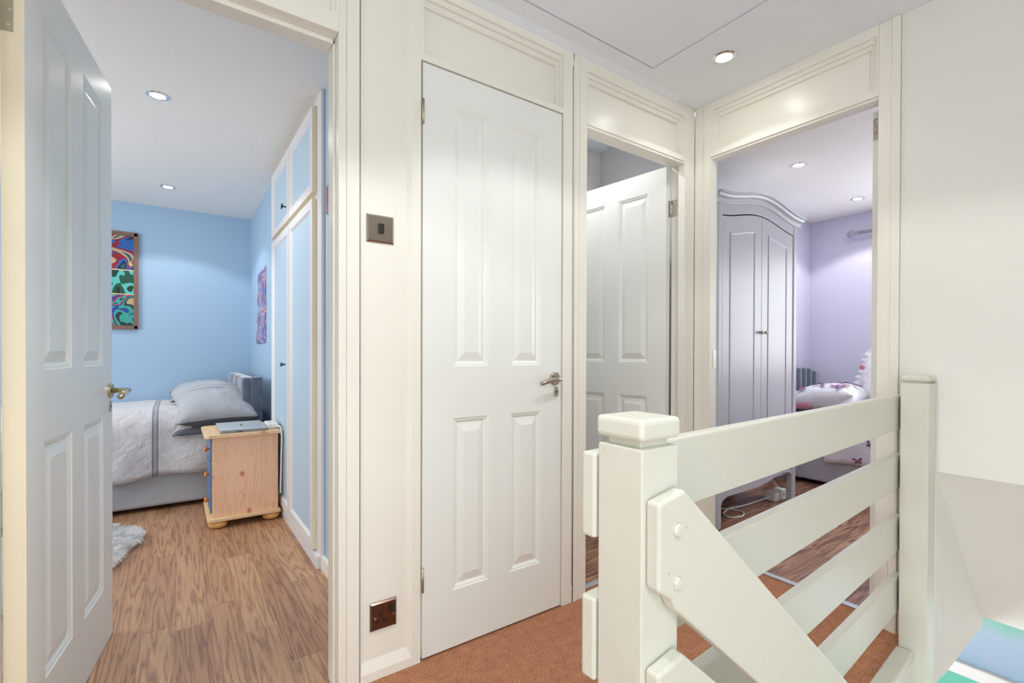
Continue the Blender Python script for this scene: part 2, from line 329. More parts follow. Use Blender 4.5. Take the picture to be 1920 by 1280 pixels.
# wall with three left doorways ---------------------------------------
T = A+.10
def post(name, x0, x1, y0=A, y1=T, z0=0, z1=CE, mat=G, bev=.003): return struct(name, MB().box(x0, x1, y0, y1, z0, z1), mat, bev)
struct('wall_left', MB().box(-.95, -.405, A, T, 0, CE), MT['wall'])
struct('wall_landing_light_block', MB().box(-.99, -.95, -1.1, T, 0, CE), MT['wall'])  # unseen wall added to block light coming in from the left
post('trim_7', -.405, -.325)
tr = MB().box(.400, .424, A+.004, T, 0, CE).box(.424, .462, A-.001, T, 0, CE).box(.394, .400, A+.042, T, 0, 1.965)
struct('trim_8', tr, G, .003)
# recessed panel beside the blue doorway, with a sloping skirting ledge
pn = MB().rings((0, A+.002), (1, 0), (0, -1), [(.4655, .664, 0, CE, 0), (.4675, .634, .028, CE-.001, 0), (.4685, .618, .062, CE-.002, -.013)], .06)
struct('wall_panel', pn, G, 0)
struct('trim_9', MB().box(-.325, .40, A, T, 1.977, CE-.26+.02), G, .003)
struct('trim_10', MB().rings((0, A), (1, 0), (0, -1), [(-.325, .400, 2.02, CE, 0), (-.30, .392, 2.03, 2.22, 0), (-.30, .392, 2.03, 2.22, -.01), (-.30, .38, 2.03, 2.195, -.01), (-.30, .38, 2.03, 2.195, -.025)], .08), G)
struct('trim_11', MB().box(-.325, .394, A+.042, T, 1.962, 1.977), G, .002)
# cupboard door frame
struct('trim_12', MB().rings((0, A), (1, 0), (0, -1), [(.664, 1.2815, 1.990, CE, 0), (.674, 1.2805, 2.014, 2.222, 0), (.674, 1.2805, 2.014, 2.222, -.010), (.674, 1.268, 2.014, 2.203, -.010), (.674, 1.268, 2.014, 2.203, -.020), (.674, 1.256, 2.014, 2.182, -.020), (.674, 1.256, 2.014, 2.182, -.032)], .09), G)
tr = MB().box(1.2815, 1.330, A, T, 0, CE).box(1.330, 1.338, A+.008, T, .07, 2.2).box(1.330, 1.338, A, T, 0, .07).box(1.330, 1.338, A, T, 2.2, CE).box(1.338, 1.3685, A, T, 0, CE)
struct('trim_13', tr, G, .0025)
struct('wall_cupboard_back', MB().box(.60, 1.34, T+.35, T+.37, 0, CE), MT['wall'])
post('trim_14', 1.3695, 1.412, A-.001)
# bathroom door frame
struct('trim_15', MB().rings((0, A), (1, 0), (0, -1), [(1.412, 2.083, 1.984, CE, 0), (1.418, 2.072, 2.010, 2.205, 0), (1.418, 2.072, 2.010, 2.205, -.010), (1.418, 2.058, 2.010, 2.188, -.010), (1.418, 2.058, 2.010, 2.188, -.018), (1.418, 2.045, 2.010, 2.168, -.018), (1.418, 2.045, 2.010, 2.168, -.030)], .09), G)
struct('trim_16', MB().box(1.412, 2.09, A+.004, A+.042, 1.972, 1.984).box(1.412, 2.11, A+.042, T, 1.988, 2.02), G, .002)
tr = MB().box(2.083, 2.161, A, A+.041, 0, CE).box(2.110, 2.161, A+.041, T, 0, CE)
struct('trim_17', tr, G, .003)
# right wall (lilac doorway + plain wall over the stairs) ---------------
W2 = B+.10
tr = MB().box(B, B+.053, 1.380, A, 0, CE).box(B+.053, W2, 1.412, A+.1, 0, CE).box(B-.004, B, 1.392, 1.418, 0, CE)
struct('trim_18', tr, G, .003)
struct('trim_19', MB().rings((B, 0), (0, 1), (-1, 0), [(.690, 1.381, 1.996, CE, 0), (.697, 1.366, 2.022, 2.222, 0), (.697, 1.366, 2.022, 2.222, -.010), (.709, 1.355, 2.022, 2.204, -.010), (.709, 1.355, 2.022, 2.204, -.018), (.720, 1.345, 2.022, 2.186, -.018), (.720, 1.345, 2.022, 2.186, -.028)], .09), G)
struct('trim_20', MB().box(B+.006, B+.05, .69, 1.381, 1.985, 1.996), G, .002)
tr = MB().box(B, B+.05, .655, .690, 0, CE).box(B, W2, .622, .655, 0, CE).box(B-.005, B, .622, .648, 0, CE).box(B+.05, W2, .655, .672, 0, CE)
struct('trim_21', tr, G, .003)
struct('wall_right', MB().prism([(.6215, CE), (-1.1, CE), (-1.1, .617), (.514, .617), (.514, 0), (.514, -.13), (.6215, -.13)], B+.003, W2, 'YZ'), MT['wall'], .002)
# stairwell: side wall, sloping soffit, ceiling line of the hall below
struct('wall_stair_side', MB().prism([(W2+.001, .617), (2.262+.02, .617), (2.835, -.10), (2.835, -.135), (W2+.001, -.135)], .514, .56, 'XZ'), MT['wall'])
struct('ceiling_stairs', MB().prism([(B+.002, .617), (2.835, -.10), (2.95, -.10), (2.95, .617)], -1.1, .514, 'XZ'), MT['wall'])
struct('wall_hall', MB().box(4.3, 4.36, -1.1, 2.0, -2.6, -.1), MT['wall'])
struct('floor_hall', MB().box(.2, 4.3, -1.1, 2.0, -2.62, -2.6), MT['lam2'])
struct('wall_stair_far', MB().box(.5, 4.4, -1.13, -1.10, -2.6, CE), paint('bounce_cutting_wall_paint', (196, 188, 176), .7))  # unseen stair wall, colour darkened to cut light bounced onto the rails
st_ = MB()
for k in range(12): st_.box(.60+.225*k, .60+.225*(k+1)+.02, -.55, .37, -.195*(k+1)-.04, -.195*(k+1))
struct('floor_stairs', st_, MT['carpet'], .01)
# coloured glass window in the hall below; pane glow put in for daylight
def glass(name, rows):
    m, t, p = nt(name); L = t.links; tc = N(t, 'ShaderNodeTexCoord'); sp = N(t, 'ShaderNodeSeparateXYZ'); L.new(tc.outputs['Object'], sp.inputs[0])
    nz = N(t, 'ShaderNodeTexNoise'); nz.inputs['Scale'].default_value = 14; L.new(tc.outputs['Object'], nz.inputs['Vector'])
    a = N(t, 'ShaderNodeMath', operation='MULTIPLY_ADD'); L.new(nz.outputs['Fac'], a.inputs[0]); a.inputs[1].default_value = .10; L.new(sp.outputs[2], a.inputs[2])
    mr = N(t, 'ShaderNodeMapRange'); L.new(a.outputs[0], mr.inputs[0]); mr.inputs[1].default_value = rows[0][0]; mr.inputs[2].default_value = rows[-1][0]
    cr = N(t, 'ShaderNodeValToRGB'); e = cr.color_ramp.elements
    z0, z1 = rows[0][0], rows[-1][0]
    e[0].position = 0; e[0].color = lin(rows[0][1]); e[1].position = 1; e[1].color = lin(rows[-1][1])
    for z, c_ in rows[1:-1]: x = cr.color_ramp.elements.new((z-z0)/(z1-z0)); x.color = lin(c_)
    L.new(mr.outputs[0], cr.inputs[0]); L.new(cr.outputs[0], p.inputs['Base Color']); L.new(cr.outputs[0], p.inputs['Emission Color']); p.inputs['Emission Strength'].default_value = .12; p.inputs['Roughness'].default_value = .15
    return m
MT['frost'] = glass('tinted_window_glass', [(-1.9, (84, 180, 148)), (-1.06, (104, 186, 164)), (-.98, (140, 172, 192)), (-.85, (156, 176, 200)), (-.70, (156, 178, 198)), (-.58, (106, 184, 152)), (-.40, (104, 180, 146))])
wf = struct('window_1', MB().box(4.21, 4.30, -.6, 1.5, -.34, -.28).box(4.21, 4.30, -.6, 1.5, -1.076, -.994).box(4.21, 4.30, -.6, 1.5, -1.96, -1.9).box(4.20, 4.30, 1.5, 1.56, -1.96, -.28).box(4.20, 4.30, -.66, -.6, -1.96, -.28), MT['plastic'], .008)
MB().box(4.245, 4.255, -.6, 1.5, -.994, -.34).build('window_pane', MT['frost'], wf); MB().box(4.245, 4.255, -.6, 1.5, -1.9, -1.076).build('window_pane', MT['frost'], wf)
# blue room -----------------------------------------------------------
struct('wall_blue_back', MB().box(-2.2, .60, 5.06, 5.10, 0, CE), MT['blue'])
struct('wall_blue_right', MB().box(.58, .62, 1.567, 5.06, 0, CE), MT['blue'])
struct('wall_blue_left', MB().box(-2.24, -2.2, 1.567, 5.06, 0, .85).box(-2.24, -2.2, 1.567, 5.06, 2.05, CE).box(-2.24, -2.2, 1.567, 2.65, .85, 2.05).box(-2.24, -2.2, 4.15, 5.06, .85, 2.05), MT['blue'])
struct('window_2', MB().box(-2.23, -2.19, 2.65, 2.70, .85, 2.05).box(-2.23, -2.19, 4.10, 4.15, .85, 2.05).box(-2.23, -2.19, 3.38, 3.42, .85, 2.05).box(-2.23, -2.19, 2.65, 4.15, .85, .90).box(-2.23, -2.19, 2.65, 4.15, 2.0, 2.05), MT['plastic'])  # unseen window, put in to let light into the room
struct('wall_blue_front', MB().box(-2.2, -.95, A+.05, T, 0, CE), MT['blue'])
struct('baseboard_blue', MB().box(.563, .58, 1.57, 2.36, 0, .07), G, .004)
# lilac room -----------------------------------------------------------
struct('wall_lilac_far', MB().box(4.915, 4.955, -.3, 2.14, 0, .9).box(4.915, 4.955, -.3, 2.14, 1.95, CE).box(4.915, 4.955, 1.15, 2.14, .9, 1.95).box(4.915, 4.955, -.3, -.05, .9, 1.95), MT['lilac'])
struct('window_3', MB().box(4.92, 4.95, 1.10, 1.15, .9, 1.95).box(4.92, 4.95, -.05, 0, .9, 1.95).box(4.92, 4.95, .53, .57, .9, 1.95).box(4.92, 4.95, -.05, 1.15, .9, .95).box(4.92, 4.95, -.05, 1.15, 1.9, 1.95), MT['plastic'])
struct('wall_lilac_left', MB().box(2.425, 4.955, 2.10, 2.14, 0, CE), MT['lilac'])
struct('wall_lilac_right', MB().box(2.262, 4.955, -.34, -.30, 0, CE), MT['lilac'])
struct('baseboard_lilac', MB().box(2.43, 4.915, 2.086, 2.10, 0, .09), G, .004)
# bathroom --------------------------------------------------------------
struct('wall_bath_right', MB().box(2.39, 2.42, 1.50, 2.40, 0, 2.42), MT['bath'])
struct('wall_bath_back', MB().box(1.3, 2.39, 2.36, 2.40, 0, 2.40), MT['ceil2'])
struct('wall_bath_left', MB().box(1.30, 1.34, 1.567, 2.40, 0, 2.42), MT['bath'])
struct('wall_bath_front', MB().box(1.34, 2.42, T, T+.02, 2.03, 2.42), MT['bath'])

# ================================================================== PANEL DOORS
def panel_door(name, org, d, width, thick, panels, htop=1.985, z0=.008, facemat=MT['door'], n=None, edge=None):
    """org: 2D hinge corner on the visible face; d: 2D unit along the leaf; n: visible face normal"""
    zs = [z0, .205, .80, .98, 1.875, htop]
    mb = MB()
    us = [0]
    for p in panels: us += [p[0], p[1]]
    us += [width]
    for side, (nn, off) in enumerate(((n, 0), ((-n[0], -n[1]), thick))):
        o2 = (org[0]-n[0]*off, org[1]-n[1]*off)
        for i in range(len(us)-1):
            for j in range(5):
                if i % 2 == 1 and j % 2 == 1:
                    a, b, z, zz = us[i], us[i+1], zs[j], zs[j+1]
                    R = [(a, b, z, zz, 0), (a+.004, b-.004, z+.004, zz-.004, -.0035), (a+.008, b-.008, z+.008, zz-.008, -.0035), (a+.016, b-.016, z+.016, zz-.016, -.010), (a+.019, b-.019, z+.019, zz-.019, -.010), (a+.042, b-.042, z+.048, zz-.048, -.0015)]
                    mb.rings(o2, d, nn, R)
                else:
                    mb.rings(o2, d, nn, [(us[i], us[i+1], zs[j], zs[j+1], 0)])
    # edges
    def P(u, off, z): return mb.bm.verts.new((org[0]+d[0]*u-n[0]*off, org[1]+d[1]*u-n[1]*off, z))
    nf = len(mb.bm.faces)
    for (u) in (0, width):
        for j in range(5): f = mb.bm.faces.new((P(u, 0, zs[j]), P(u, thick, zs[j]), P(u, thick, zs[j+1]), P(u, 0, zs[j+1]))); f.material_index = 1
    for z in (z0, htop):
        for i in range(len(us)-1): f = mb.bm.faces.new((P(us[i], 0, z), P(us[i+1], 0, z), P(us[i+1], thick, z), P(us[i], thick, z))); f.material_index = 1
    return st(mb.build(name, [facemat, edge or MT['door']]))
def lever(parent, c, n, d, mat, length=.105, rise=-.02, proj=.045, style=0):
    """lever handle: c centre on the face, n outward normal, d direction of the lever (3D)"""
    c = Vector(c); n = Vector(n); d = Vector(d)
    h = MB().lathe([(.026, 0), (.026, .006), (.024, .009), (.010, .009)], c, n).build('handle_rose', mat, parent, .001, smooth=False)
    pts = [c+n*.006, c+n*proj*.8, c+n*proj+d*.008]
    if style == 0:
        pts += [c+n*proj+d*length*.4+Vector((0, 0, -.001)), c+n*proj+d*length*.75+Vector((0, 0, rise*.5)), c+n*(proj-.004)+d*length+Vector((0, 0, rise))]
        rr = [.009, .009, .009, .008, .009, .008]
    else:
        pts += [c+n*proj+d*length*.5+Vector((0, 0, rise*.4)), c+n*proj+d*length+Vector((0, 0, rise))]
        rr = [.0095]*5
    MB().tube(pts, rr, 16).build('lever_handle', mat, parent, smooth=True)
def keyhole(parent, c, n, mat, up_=(0, 0, 1)):
    c = Vector(c); n = Vector(n); s = n.cross(Vector(up_)).normalized()
    mb = MB(); a = []; b = []
    for k in range(24):
        t = 2*PI*k/24; q = c+s*.0125*math.cos(t)+Vector((0, 0, 1))*.021*math.sin(t)
        a.append(mb.bm.verts.new(q)); b.append(mb.bm.verts.new(c+(q-c)*.9+n*.003))
    for k in range(24): mb.bm.faces.new((a[k], a[(k+1) % 24], b[(k+1) % 24], b[k]))
    mb.bm.faces.new(b)
    o = mb.build('keyhole_plate', mat, parent)
    MB().lathe([(.004, 0), (.004, .001)], c+n*.003, n, 12).build('keyhole', MT['black'], o)
def hinge(parent, o, u, n, z, mat, wd=.03, ht=.085, knuckle=None, screws=True):
    """leaf on face through o (2D), u along face, n normal"""
    q = MB().obox(o, u, n, (0, wd), (0, .0016), z-ht/2, z+ht/2).build('hinge', mat, parent, .0005)
    if screws:
        for k in (-1, 0, 1):
            c = (o[0]+u[0]*wd*(.62 if k else .75)+n[0]*.0016, o[1]+u[1]*wd*(.62 if k else .75)+n[1]*.0016, z+k*ht*.34)
            MB().lathe([(.0042, 0), (.003, .0009)], c, (n[0], n[1], 0), 12).build('screw', MT['chrome'], q)
    if knuckle:
        MB().lathe([(.0045, 0), (.0045, ht)], (knuckle[0], knuckle[1], z-ht/2), (0, 0, 1), 12).build('hinge_pin', mat, q, smooth=True)
# door 1: white four-panel door folded into the blue room
d1 = Vector((.129, .9917)).normalized(); n1 = Vector((d1.y, -d1.x)); P1 = Vector((-.281, 1.545))
door1 = panel_door('door_1', P1, d1, .725, .040, [(.107, .306), (.412, .610)], 1.978, .004, n=n1, edge=MT['edge'])
cc = P1+d1*.69
lever(door1, (cc.x, cc.y, .888), (n1.x, n1.y, 0), (-d1.x, -d1.y, 0), MT['brass'], .115, -.014, .055, 1)
kk = P1+d1*.697
keyhole(door1, (kk.x, kk.y, .832), (n1.x, n1.y, 0), MT['nickel'])
eo = P1-n1*.040
for z in (1.80, .205): hinge(door1, (eo.x, eo.y), n1, -d1, z, MT['hinge'], .022, .10, None)
# door 2: closed cupboard door
door2 = panel_door('door_2', (.6715, A+.004), (1, 0), .604, .035, [(.116, .258), (.358, .500)], 1.9855, .008, n=(0, -1))
lever(door2, (1.241, A+.004, .925), (0, -1, 0), (-1, 0, 0), MT['steel'], .10, -.016, .045)
keyhole(door2, (1.250, A+.004, .872), (0, -1, 0), MT['nickel'])
for z in (1.822, .272): hinge(door2, (.668, A+.0025), (1, 0), (0, -1), z, MT['hinge'], .004, .08, (.6695, A-.002), False)
# door 3: bathroom door, open inwards
d3 = Vector((-.125, .992)).normalized(); n3 = Vector((-d3.y, d3.x)); P3 = Vector((2.068, 1.568))
door3 = panel_door('door_3', P3, d3, .66, .036, [(.105, .291), (.386, .572)], 1.986, .008, n=n3)
e3 = P3-n3*.036
hinge(door3, (P3.x-n3.x*.022, P3.y-n3.y*.022), -n3, -d3, 1.775, MT['nickel'], .014, .085, (2.1085, 1.565), False)
hj = hinge(door3, (2.1095, 1.532), (0, 1), (-1, 0), 1.775, MT['nickel'], .032, .085, None)
for q in door3.children:
    pass
# door 4: lilac room door, folded back behind its frame
door4 = panel_door('door_4', (2.272, .742), (1, 0), .66, .036, [(.105, .291), (.386, .572)], 1.985, .008, n=(0, 1))
hinge(door4, (2.272, .712), (0, 1), (-1, 0), 1.915, MT['nickel'], .028, .085, None)
struct('trim_22', MB().box(B+.030, B+.054, 1.3785, 1.3805, .955, 1.045), MT['nickel'])

# ================================================================== BALUSTRADE
R = MT['rail']
bal = thing('landing_balustrade', 'white painted landing balustrade of four wide horizontal rails between square posts', 'balustrade', (.54, .45, 0))
def newel(x0, x1, y0, y1, z0, top, capz, name='newel_post', parent=bal, over=.003, ch=.03):
    p = MB().box(x0, x1, y0, y1, z0, top).box(x0+.010, x1-.010, y0+.010, y1-.010, top-.001, capz+.001).build(name, R, parent, .002)
    MB().box(x0-over, x1+over, y0-over, y1+over, capz, capz+ch).build('newel_cap', R, p, .007, 3)
    return p
newel(.500, .577, .415, .494, -.30, .898, .908)
newel(2.082, 2.161, .515, .593, -.40, .926, .933, over=.001, ch=.02)
x0r = .496
for zt, zb in ((.881, .757), (.669, .549), (.447, .325), (.233, .108)):
    L0 = (2.158-x0r)/ux[0]; ex = 0
    mb = MB().obox((x0r, ry(x0r)), ux, uy, (0, L0), (.0008, .026), zb, zt)
    o = mb.build('rail', R, bal, .004, 2)
    if zt > .8: o.rotation_euler = (0, 0, 0)
sb = thing('stair_handrail', 'thick sloping white board rail bolted to the near post and dropping over the stairs', 'handrail', (.53, .40, .5))
for k in range(3):
    dz = -.222*k
    b = MB().prism([(.507, .832+dz), (.561, .842+dz), (1.90, -.332+dz), (1.90, -.470+dz), (.545, .683+dz), (.535, .700+dz), (.507, .718+dz)], .3925, .4145, 'XZ').build('sloping_board', R, sb, .004, 2)
    for z in (.792, .722):
        MB().lathe([(.0095, 0), (.0095, .003), (.0075, .0055), (.003, .006)], (.544, .3925, z+dz), (0, -1, 0), 6 if z < .75 else 16).build('bolt_head', R, b)
newel(1.90, 1.98, .39, .47, -1.8, -.25, -.24, 'stair_newel_post', sb)

# ================================================================== SWITCH, SOCKET
def yplane(u, z, d=0): return (u, A+.015-d, z)
sw = thing('light_switch', 'square brushed steel light switch with one black rocker on the white wall panel', 'light switch', (.53, A, 1.415))
MB().rings((0, A+.015), (1, 0), (0, -1), [(.486, .574, 1.372, 1.458, 0), (.486, .574, 1.372, 1.458, .004), (.491, .569, 1.377, 1.453, .008)]).build('plate', MT['steel'], sw)
MB().box(.521, .540, A+.002, A+.0075, 1.401, 1.431).build('rocker', MT['black'], sw, .001)
for x in (.501, .560): MB().lathe([(.0035, 0), (.0025, .002)], (x, A+.007, 1.416), (0, -1, 0), 12).build('screw', MT['chrome'], sw)
so = thing('power_socket', 'dark nickel single plug socket with a switch low on the white wall panel', 'socket', (.54, A, .195))
MB().rings((0, A+.015), (1, 0), (0, -1), [(.4985, .5845, .150, .238, 0), (.4985, .5845, .150, .238, .004), (.5025, .5805, .1545, .2335, .009)]).build('plate', MT['socket'], so)
MB().box(.560, .573, A+.001, A+.0065, .199, .222).build('rocker', MT['black'], so, .001)
for (a, b, c_, d_) in ((.529, .535, .193, .203), (.517, .526, .176, .181), (.539, .548, .176, .181)):
    MB().box(a, b, A+.003, A+.0058, c_, d_).build('socket_hole', MT['dark'], so)
for x in (.5135, .5735): MB().lathe([(.0035, 0), (.0025, .002)], (x, A+.006, .190), (0, -1, 0), 12).build('screw', MT['chrome'], so)

# ================================================================== DOWNLIGHTS
def downlight(x, y, label, e, col, group='recessed ceiling downlights'):
    t = thing('downlight', label, 'ceiling light', (x, y, CE), group)
    MB().lathe([(.047, 0), (.047, .002), (.041, .005), (.032, .0045), (.030, .001)], (x, y, CE), (0, 0, -1), 32).build('rim', MT['chrome'], t, smooth=False)
    MB().lathe([(.030, 0), (.028, .0030), (.012, .005)], (x, y, CE-.0012), (0, 0, -1), 24).build('lamp', MT['lamp'], t)
    spot('downlight_beam', (x, y, CE-.012), e, col)
WARM = (.99, 1, .985); COOL = (.985, .99, .98)
downlight(1.875, 1.137, 'lit downlight in the landing ceiling between the loft hatch and lilac doorway', 2.2, WARM)
spot('unseen_landing_spot', (.05, .50, CE-.012), 17, WARM)  # unseen spot without a fixture, placed to light the cupboard door
spot('unseen_landing_spot', (-.5, -.45, CE-.012), 26, WARM)  # unseen spot behind the camera, no fixture, placed to brighten the landing
downlight(-.066, 2.881, 'lit downlight in the blue bedroom ceiling, the nearer of the two', 12.5, COOL)
downlight(-.041, 4.419, 'lit downlight in the blue bedroom ceiling near the back wall', 12, COOL)
downlight(3.336, 1.498, 'lit downlight in the lilac bedroom ceiling beside the arched wardrobe', 2.2, COOL)
downlight(4.435, 1.548, 'lit downlight in the lilac bedroom ceiling near the curtain pole wall', 14, COOL)
spot('unseen_landing_spot', (1.05, .62, CE-.012), 13, WARM)  # added spot without a fixture, brightens the tops of the rails
spot('bathroom_fill_spot', (1.75, 2.0, 2.38), 10, (1, 1, 1), 150, .5)  # added spot without a fixture, brightens the bathroom

# ================================================================== BLUE ROOM FURNITURE
# built-in wardrobe
bw = thing('built_in_wardrobe', 'built-in wardrobe with pale blue panelled doors in white frames', 'wardrobe', (.56, 3.0, 0))
BF = paint('white_wardrobe_frame_paint', (226, 224, 226), .4, .08, 30, var=.02)
fr = MB().box(.562, .5795, 2.36, 2.452, .0, CE-.001).box(.566, .5795, 3.655, 3.69, 0, CE-.001).box(.566, .5795, 2.375, 3.655, 1.775, 1.80).box(.566, .5795, 2.375, 3.655, 2.23, CE-.001).box(.560, .5795, 2.375, 3.69, 0, .065)
fr.build('frame', BF, bw, .003)
MB().box(.574, .579, 2.37, 3.66, .06, 2.24).build('gap_shade_sheet', MT['dark'], bw)  # thin dark sheet, puts shade into the gaps around the doors
MB().box(.546, .5645, 2.375, 3.69, 0, .062).build('kickboard', BF, bw, .004)
def wdoor(y0, y1, z0, z1, xin=.540, fw_=.044):
    R_ = [(y0, y1, z0, z1, 0), (y0+fw_, y1-fw_, z0+fw_, z1-fw_, 0), (y0+fw_+.012, y1-fw_-.012, z0+fw_+.012, z1-fw_-.012, -.011)]
    m = MB(); m.rings((xin, 0), (0, 1), (-1, 0), R_[:3], .027); o = m.build('door', [BF, MT['bluedoor'], MT['edge']], bw)
    for p in o.data.polygons:
        c_ = p.center
        if abs(p.normal.x) > .9 and abs(c_.x-(xin+.011)) < .001: p.material_index = 1
        if abs(p.normal.y) > .9 and abs(c_.y-y0) < .001: p.material_index = 2
        if abs(p.normal.z) > .9: p.material_index = 2
    return o
def wknob(o, y, z, star=False):
    if star:
        m = MB().tube([(.540, y, z), (.518, y, z)], .004, 10)
        for k in range(4):
            t = PI/4+k*PI/2
            m.tube([(.518, y, z), (.516, y+.017*math.cos(t), z+.017*math.sin(t))], [.006, .0035], 8)
        m.build('knob', MT['black'], o, smooth=True)
    else: MB().lathe([(.005, 0), (.005, .012), (.012, .018), (.013, .024), (.006, .028)], (.540, y, z), (-1, 0, 0), 16).build('knob', MT['lapdark'], o, smooth=True)
dl = wdoor(3.035, 3.635, 1.800, 2.215); wknob(dl, 3.10, 1.888, True)
wdoor(2.445, 3.028, 1.800, 2.215)
dl = wdoor(3.035, 3.635, .075, 1.770); wknob(dl, 3.13, .955)
wdoor(2.445, 3.028, .075, 1.770)
# bed
bed = thing('double_bed', 'grey divan bed against the blue wall with a velvet headboard', 'bed', (-.6, 4.4, 0))
MB().box(-1.5, .41, 3.85, 5.04, .03, .34).build('divan_base', MT['divan'], bed, .02, 3)
for x in (-1.4, -.5, .35): MB().lathe([(.02, 0), (.02, .035)], (x, 3.95, 0)).build('castor', MT['black'], bed)
MB().box(-1.5, .41, 3.86, 5.03, .341, .575).build('mattress', MT['divan'], bed, .04, 3)
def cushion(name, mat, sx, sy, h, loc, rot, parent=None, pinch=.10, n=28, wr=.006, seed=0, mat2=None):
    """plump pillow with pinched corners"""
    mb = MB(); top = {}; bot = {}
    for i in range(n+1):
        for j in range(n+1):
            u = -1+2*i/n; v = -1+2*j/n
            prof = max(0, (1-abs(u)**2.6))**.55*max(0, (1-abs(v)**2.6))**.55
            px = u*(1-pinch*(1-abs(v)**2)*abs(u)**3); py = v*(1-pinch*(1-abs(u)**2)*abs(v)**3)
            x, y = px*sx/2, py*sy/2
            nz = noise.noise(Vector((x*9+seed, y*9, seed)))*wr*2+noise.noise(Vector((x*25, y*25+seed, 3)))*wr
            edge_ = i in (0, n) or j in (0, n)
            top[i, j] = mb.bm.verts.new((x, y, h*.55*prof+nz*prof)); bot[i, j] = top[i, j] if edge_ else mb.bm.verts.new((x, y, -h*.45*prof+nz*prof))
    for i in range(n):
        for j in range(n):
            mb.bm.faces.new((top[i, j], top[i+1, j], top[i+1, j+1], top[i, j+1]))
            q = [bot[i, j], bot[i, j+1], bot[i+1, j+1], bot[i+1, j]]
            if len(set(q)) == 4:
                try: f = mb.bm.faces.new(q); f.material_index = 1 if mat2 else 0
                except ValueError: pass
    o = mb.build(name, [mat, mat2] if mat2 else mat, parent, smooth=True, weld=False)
    o.location = loc; o.rotation_euler = rot; return o
def drape(name, mat, x0, x1, prof, parent=None, wob=.008, seed=0, nx=70, axis='X', hem=None, thick=.02, flat=3):
    """sheet swept along X (or Y) over a cross profile [(c,z)] where c is the other horizontal axis"""
    # refine profile
    pts = []
    for k in range(len(prof)-1):
        a, b = prof[k], prof[k+1]; L_ = math.hypot(b[0]-a[0], b[1]-a[1]); m = max(1, int(L_/.03))
        pts += [(a[0]+(b[0]-a[0])*q/m, a[1]+(b[1]-a[1])*q/m) for q in range(m)]
    pts.append(prof[-1]); mb = MB(); rows = []
    for i in range(nx+1):
        s = x0+(x1-x0)*i/nx; row = []
        for j, (c_, z) in enumerate(pts):
            a_ = noise.noise(Vector((s*4+seed, c_*5, z*5)))*wob*1.6+noise.noise(Vector((s*13, c_*13+seed, z*9)))*wob*.7
            zz = z+a_*.7; c2 = c_-a_
            if hem and z < hem[0]:
                f = (hem[0]-z)/(hem[0]-pts[-1][1]); zz += f*hem[1]*(noise.noise(Vector((s*2.2+seed, 0, 5)))); c2 += f*.022*math.sin(s*17+seed+2*noise.noise(Vector((s*3, 1, 1))))
            row.append(mb.bm.verts.new((s, c2, zz) if axis == 'X' else (c2, s, zz)))
        rows.append(row)
    for i in range(nx):
        for j in range(len(pts)-1): mb.bm.faces.new((rows[i][j], rows[i+1][j], rows[i+1][j+1], rows[i][j+1]))
    o = mb.build(name, mat, parent, smooth=True, weld=False)
    so_ = o.modifiers.new('s', 'SOLIDIFY'); so_.thickness = thick; so_.offset = -1
    return o
dv = drape('duvet', MT['duvet'], -1.5, .36, [(5.035, .600), (4.9, .632), (4.4, .648), (4.05, .645), (3.93, .630), (3.86, .590), (3.825, .53), (3.81, .42), (3.80, .24)], wob=.011, seed=3, hem=(.42, .05))
tag(dv, 'grey linen duvet with a darker woven stripe hanging over the divan bed side', 'duvet')
hb = MB()
for k in range(3):
    a = 3.90+k*.38; n_ = 14
    pr = [(.425-.040*math.sin(PI*q/n_), a+.38*q/n_) for q in range(n_+1)]
    hb.prism([(.48, a), (.48, a+.38)]+pr[::-1], .0, .845, 'XY')
hb.build('headboard', MT['velvet'], bed, .012, 3)
MB().box(.385, .445, 3.852, 3.905, .0, .850).build('headboard_wing', MT['velvet'], bed, .022, 4)
MB().box(.440, .515, 3.850, 3.915, .0, .852).build('headboard_wing', MT['velvet'], bed, .014, 4)
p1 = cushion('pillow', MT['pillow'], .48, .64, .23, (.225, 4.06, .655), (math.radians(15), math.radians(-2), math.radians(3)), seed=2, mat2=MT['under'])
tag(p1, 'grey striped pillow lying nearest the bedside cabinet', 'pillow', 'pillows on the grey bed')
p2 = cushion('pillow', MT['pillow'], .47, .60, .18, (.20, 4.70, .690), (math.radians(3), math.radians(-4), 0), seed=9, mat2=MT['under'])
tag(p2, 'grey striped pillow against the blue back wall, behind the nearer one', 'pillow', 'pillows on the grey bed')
p3 = cushion('pillow', MT['under'], .44, .40, .07, (.20, 3.97, .545), (math.radians(16), math.radians(-2), 0), seed=5)  # added shape, stands in for the dark side of the front pillow
tag(p3, 'dark grey flat shape added as the dark underside of the front pillow', 'pillow', 'pillows on the grey bed')
# bedside cabinet
ns = thing('bedside_cabinet', 'knotty pine bedside cabinet on bun feet with blue drawer fronts', 'cabinet', (.33, 3.45, 0))
MB().box(.176, .522, 3.262, 3.66, .062, .530).build('body', MT['pine'], ns, .002)
MB().prism([(.158, 3.238), (.535, 3.238), (.535, 3.68), (.158, 3.68), (.136, 3.655), (.136, 3.262)], .528, .550, 'XY').build('cabinet_top', MT['pine2'], ns, .004, 3)
MB().box(.150, .535, 3.240, 3.68, .043, .063).build('base_board', MT['pine2'], ns, .004)
for i, z in enumerate((.085, .235, .385)):
    d_ = MB().box(.166, .1755, 3.29, 3.635, z, z+.135).build('drawer', MT['bluefront'], ns, .002)
    for y in (3.36,): MB().lathe([(.006, 0), (.006, .008), (.015, .014), (.016, .020), (.008, .027)], (.166, y, z+.068), (-1, 0, 0), 16).build('drawer_knob', MT['knobwood'], d_, smooth=True)
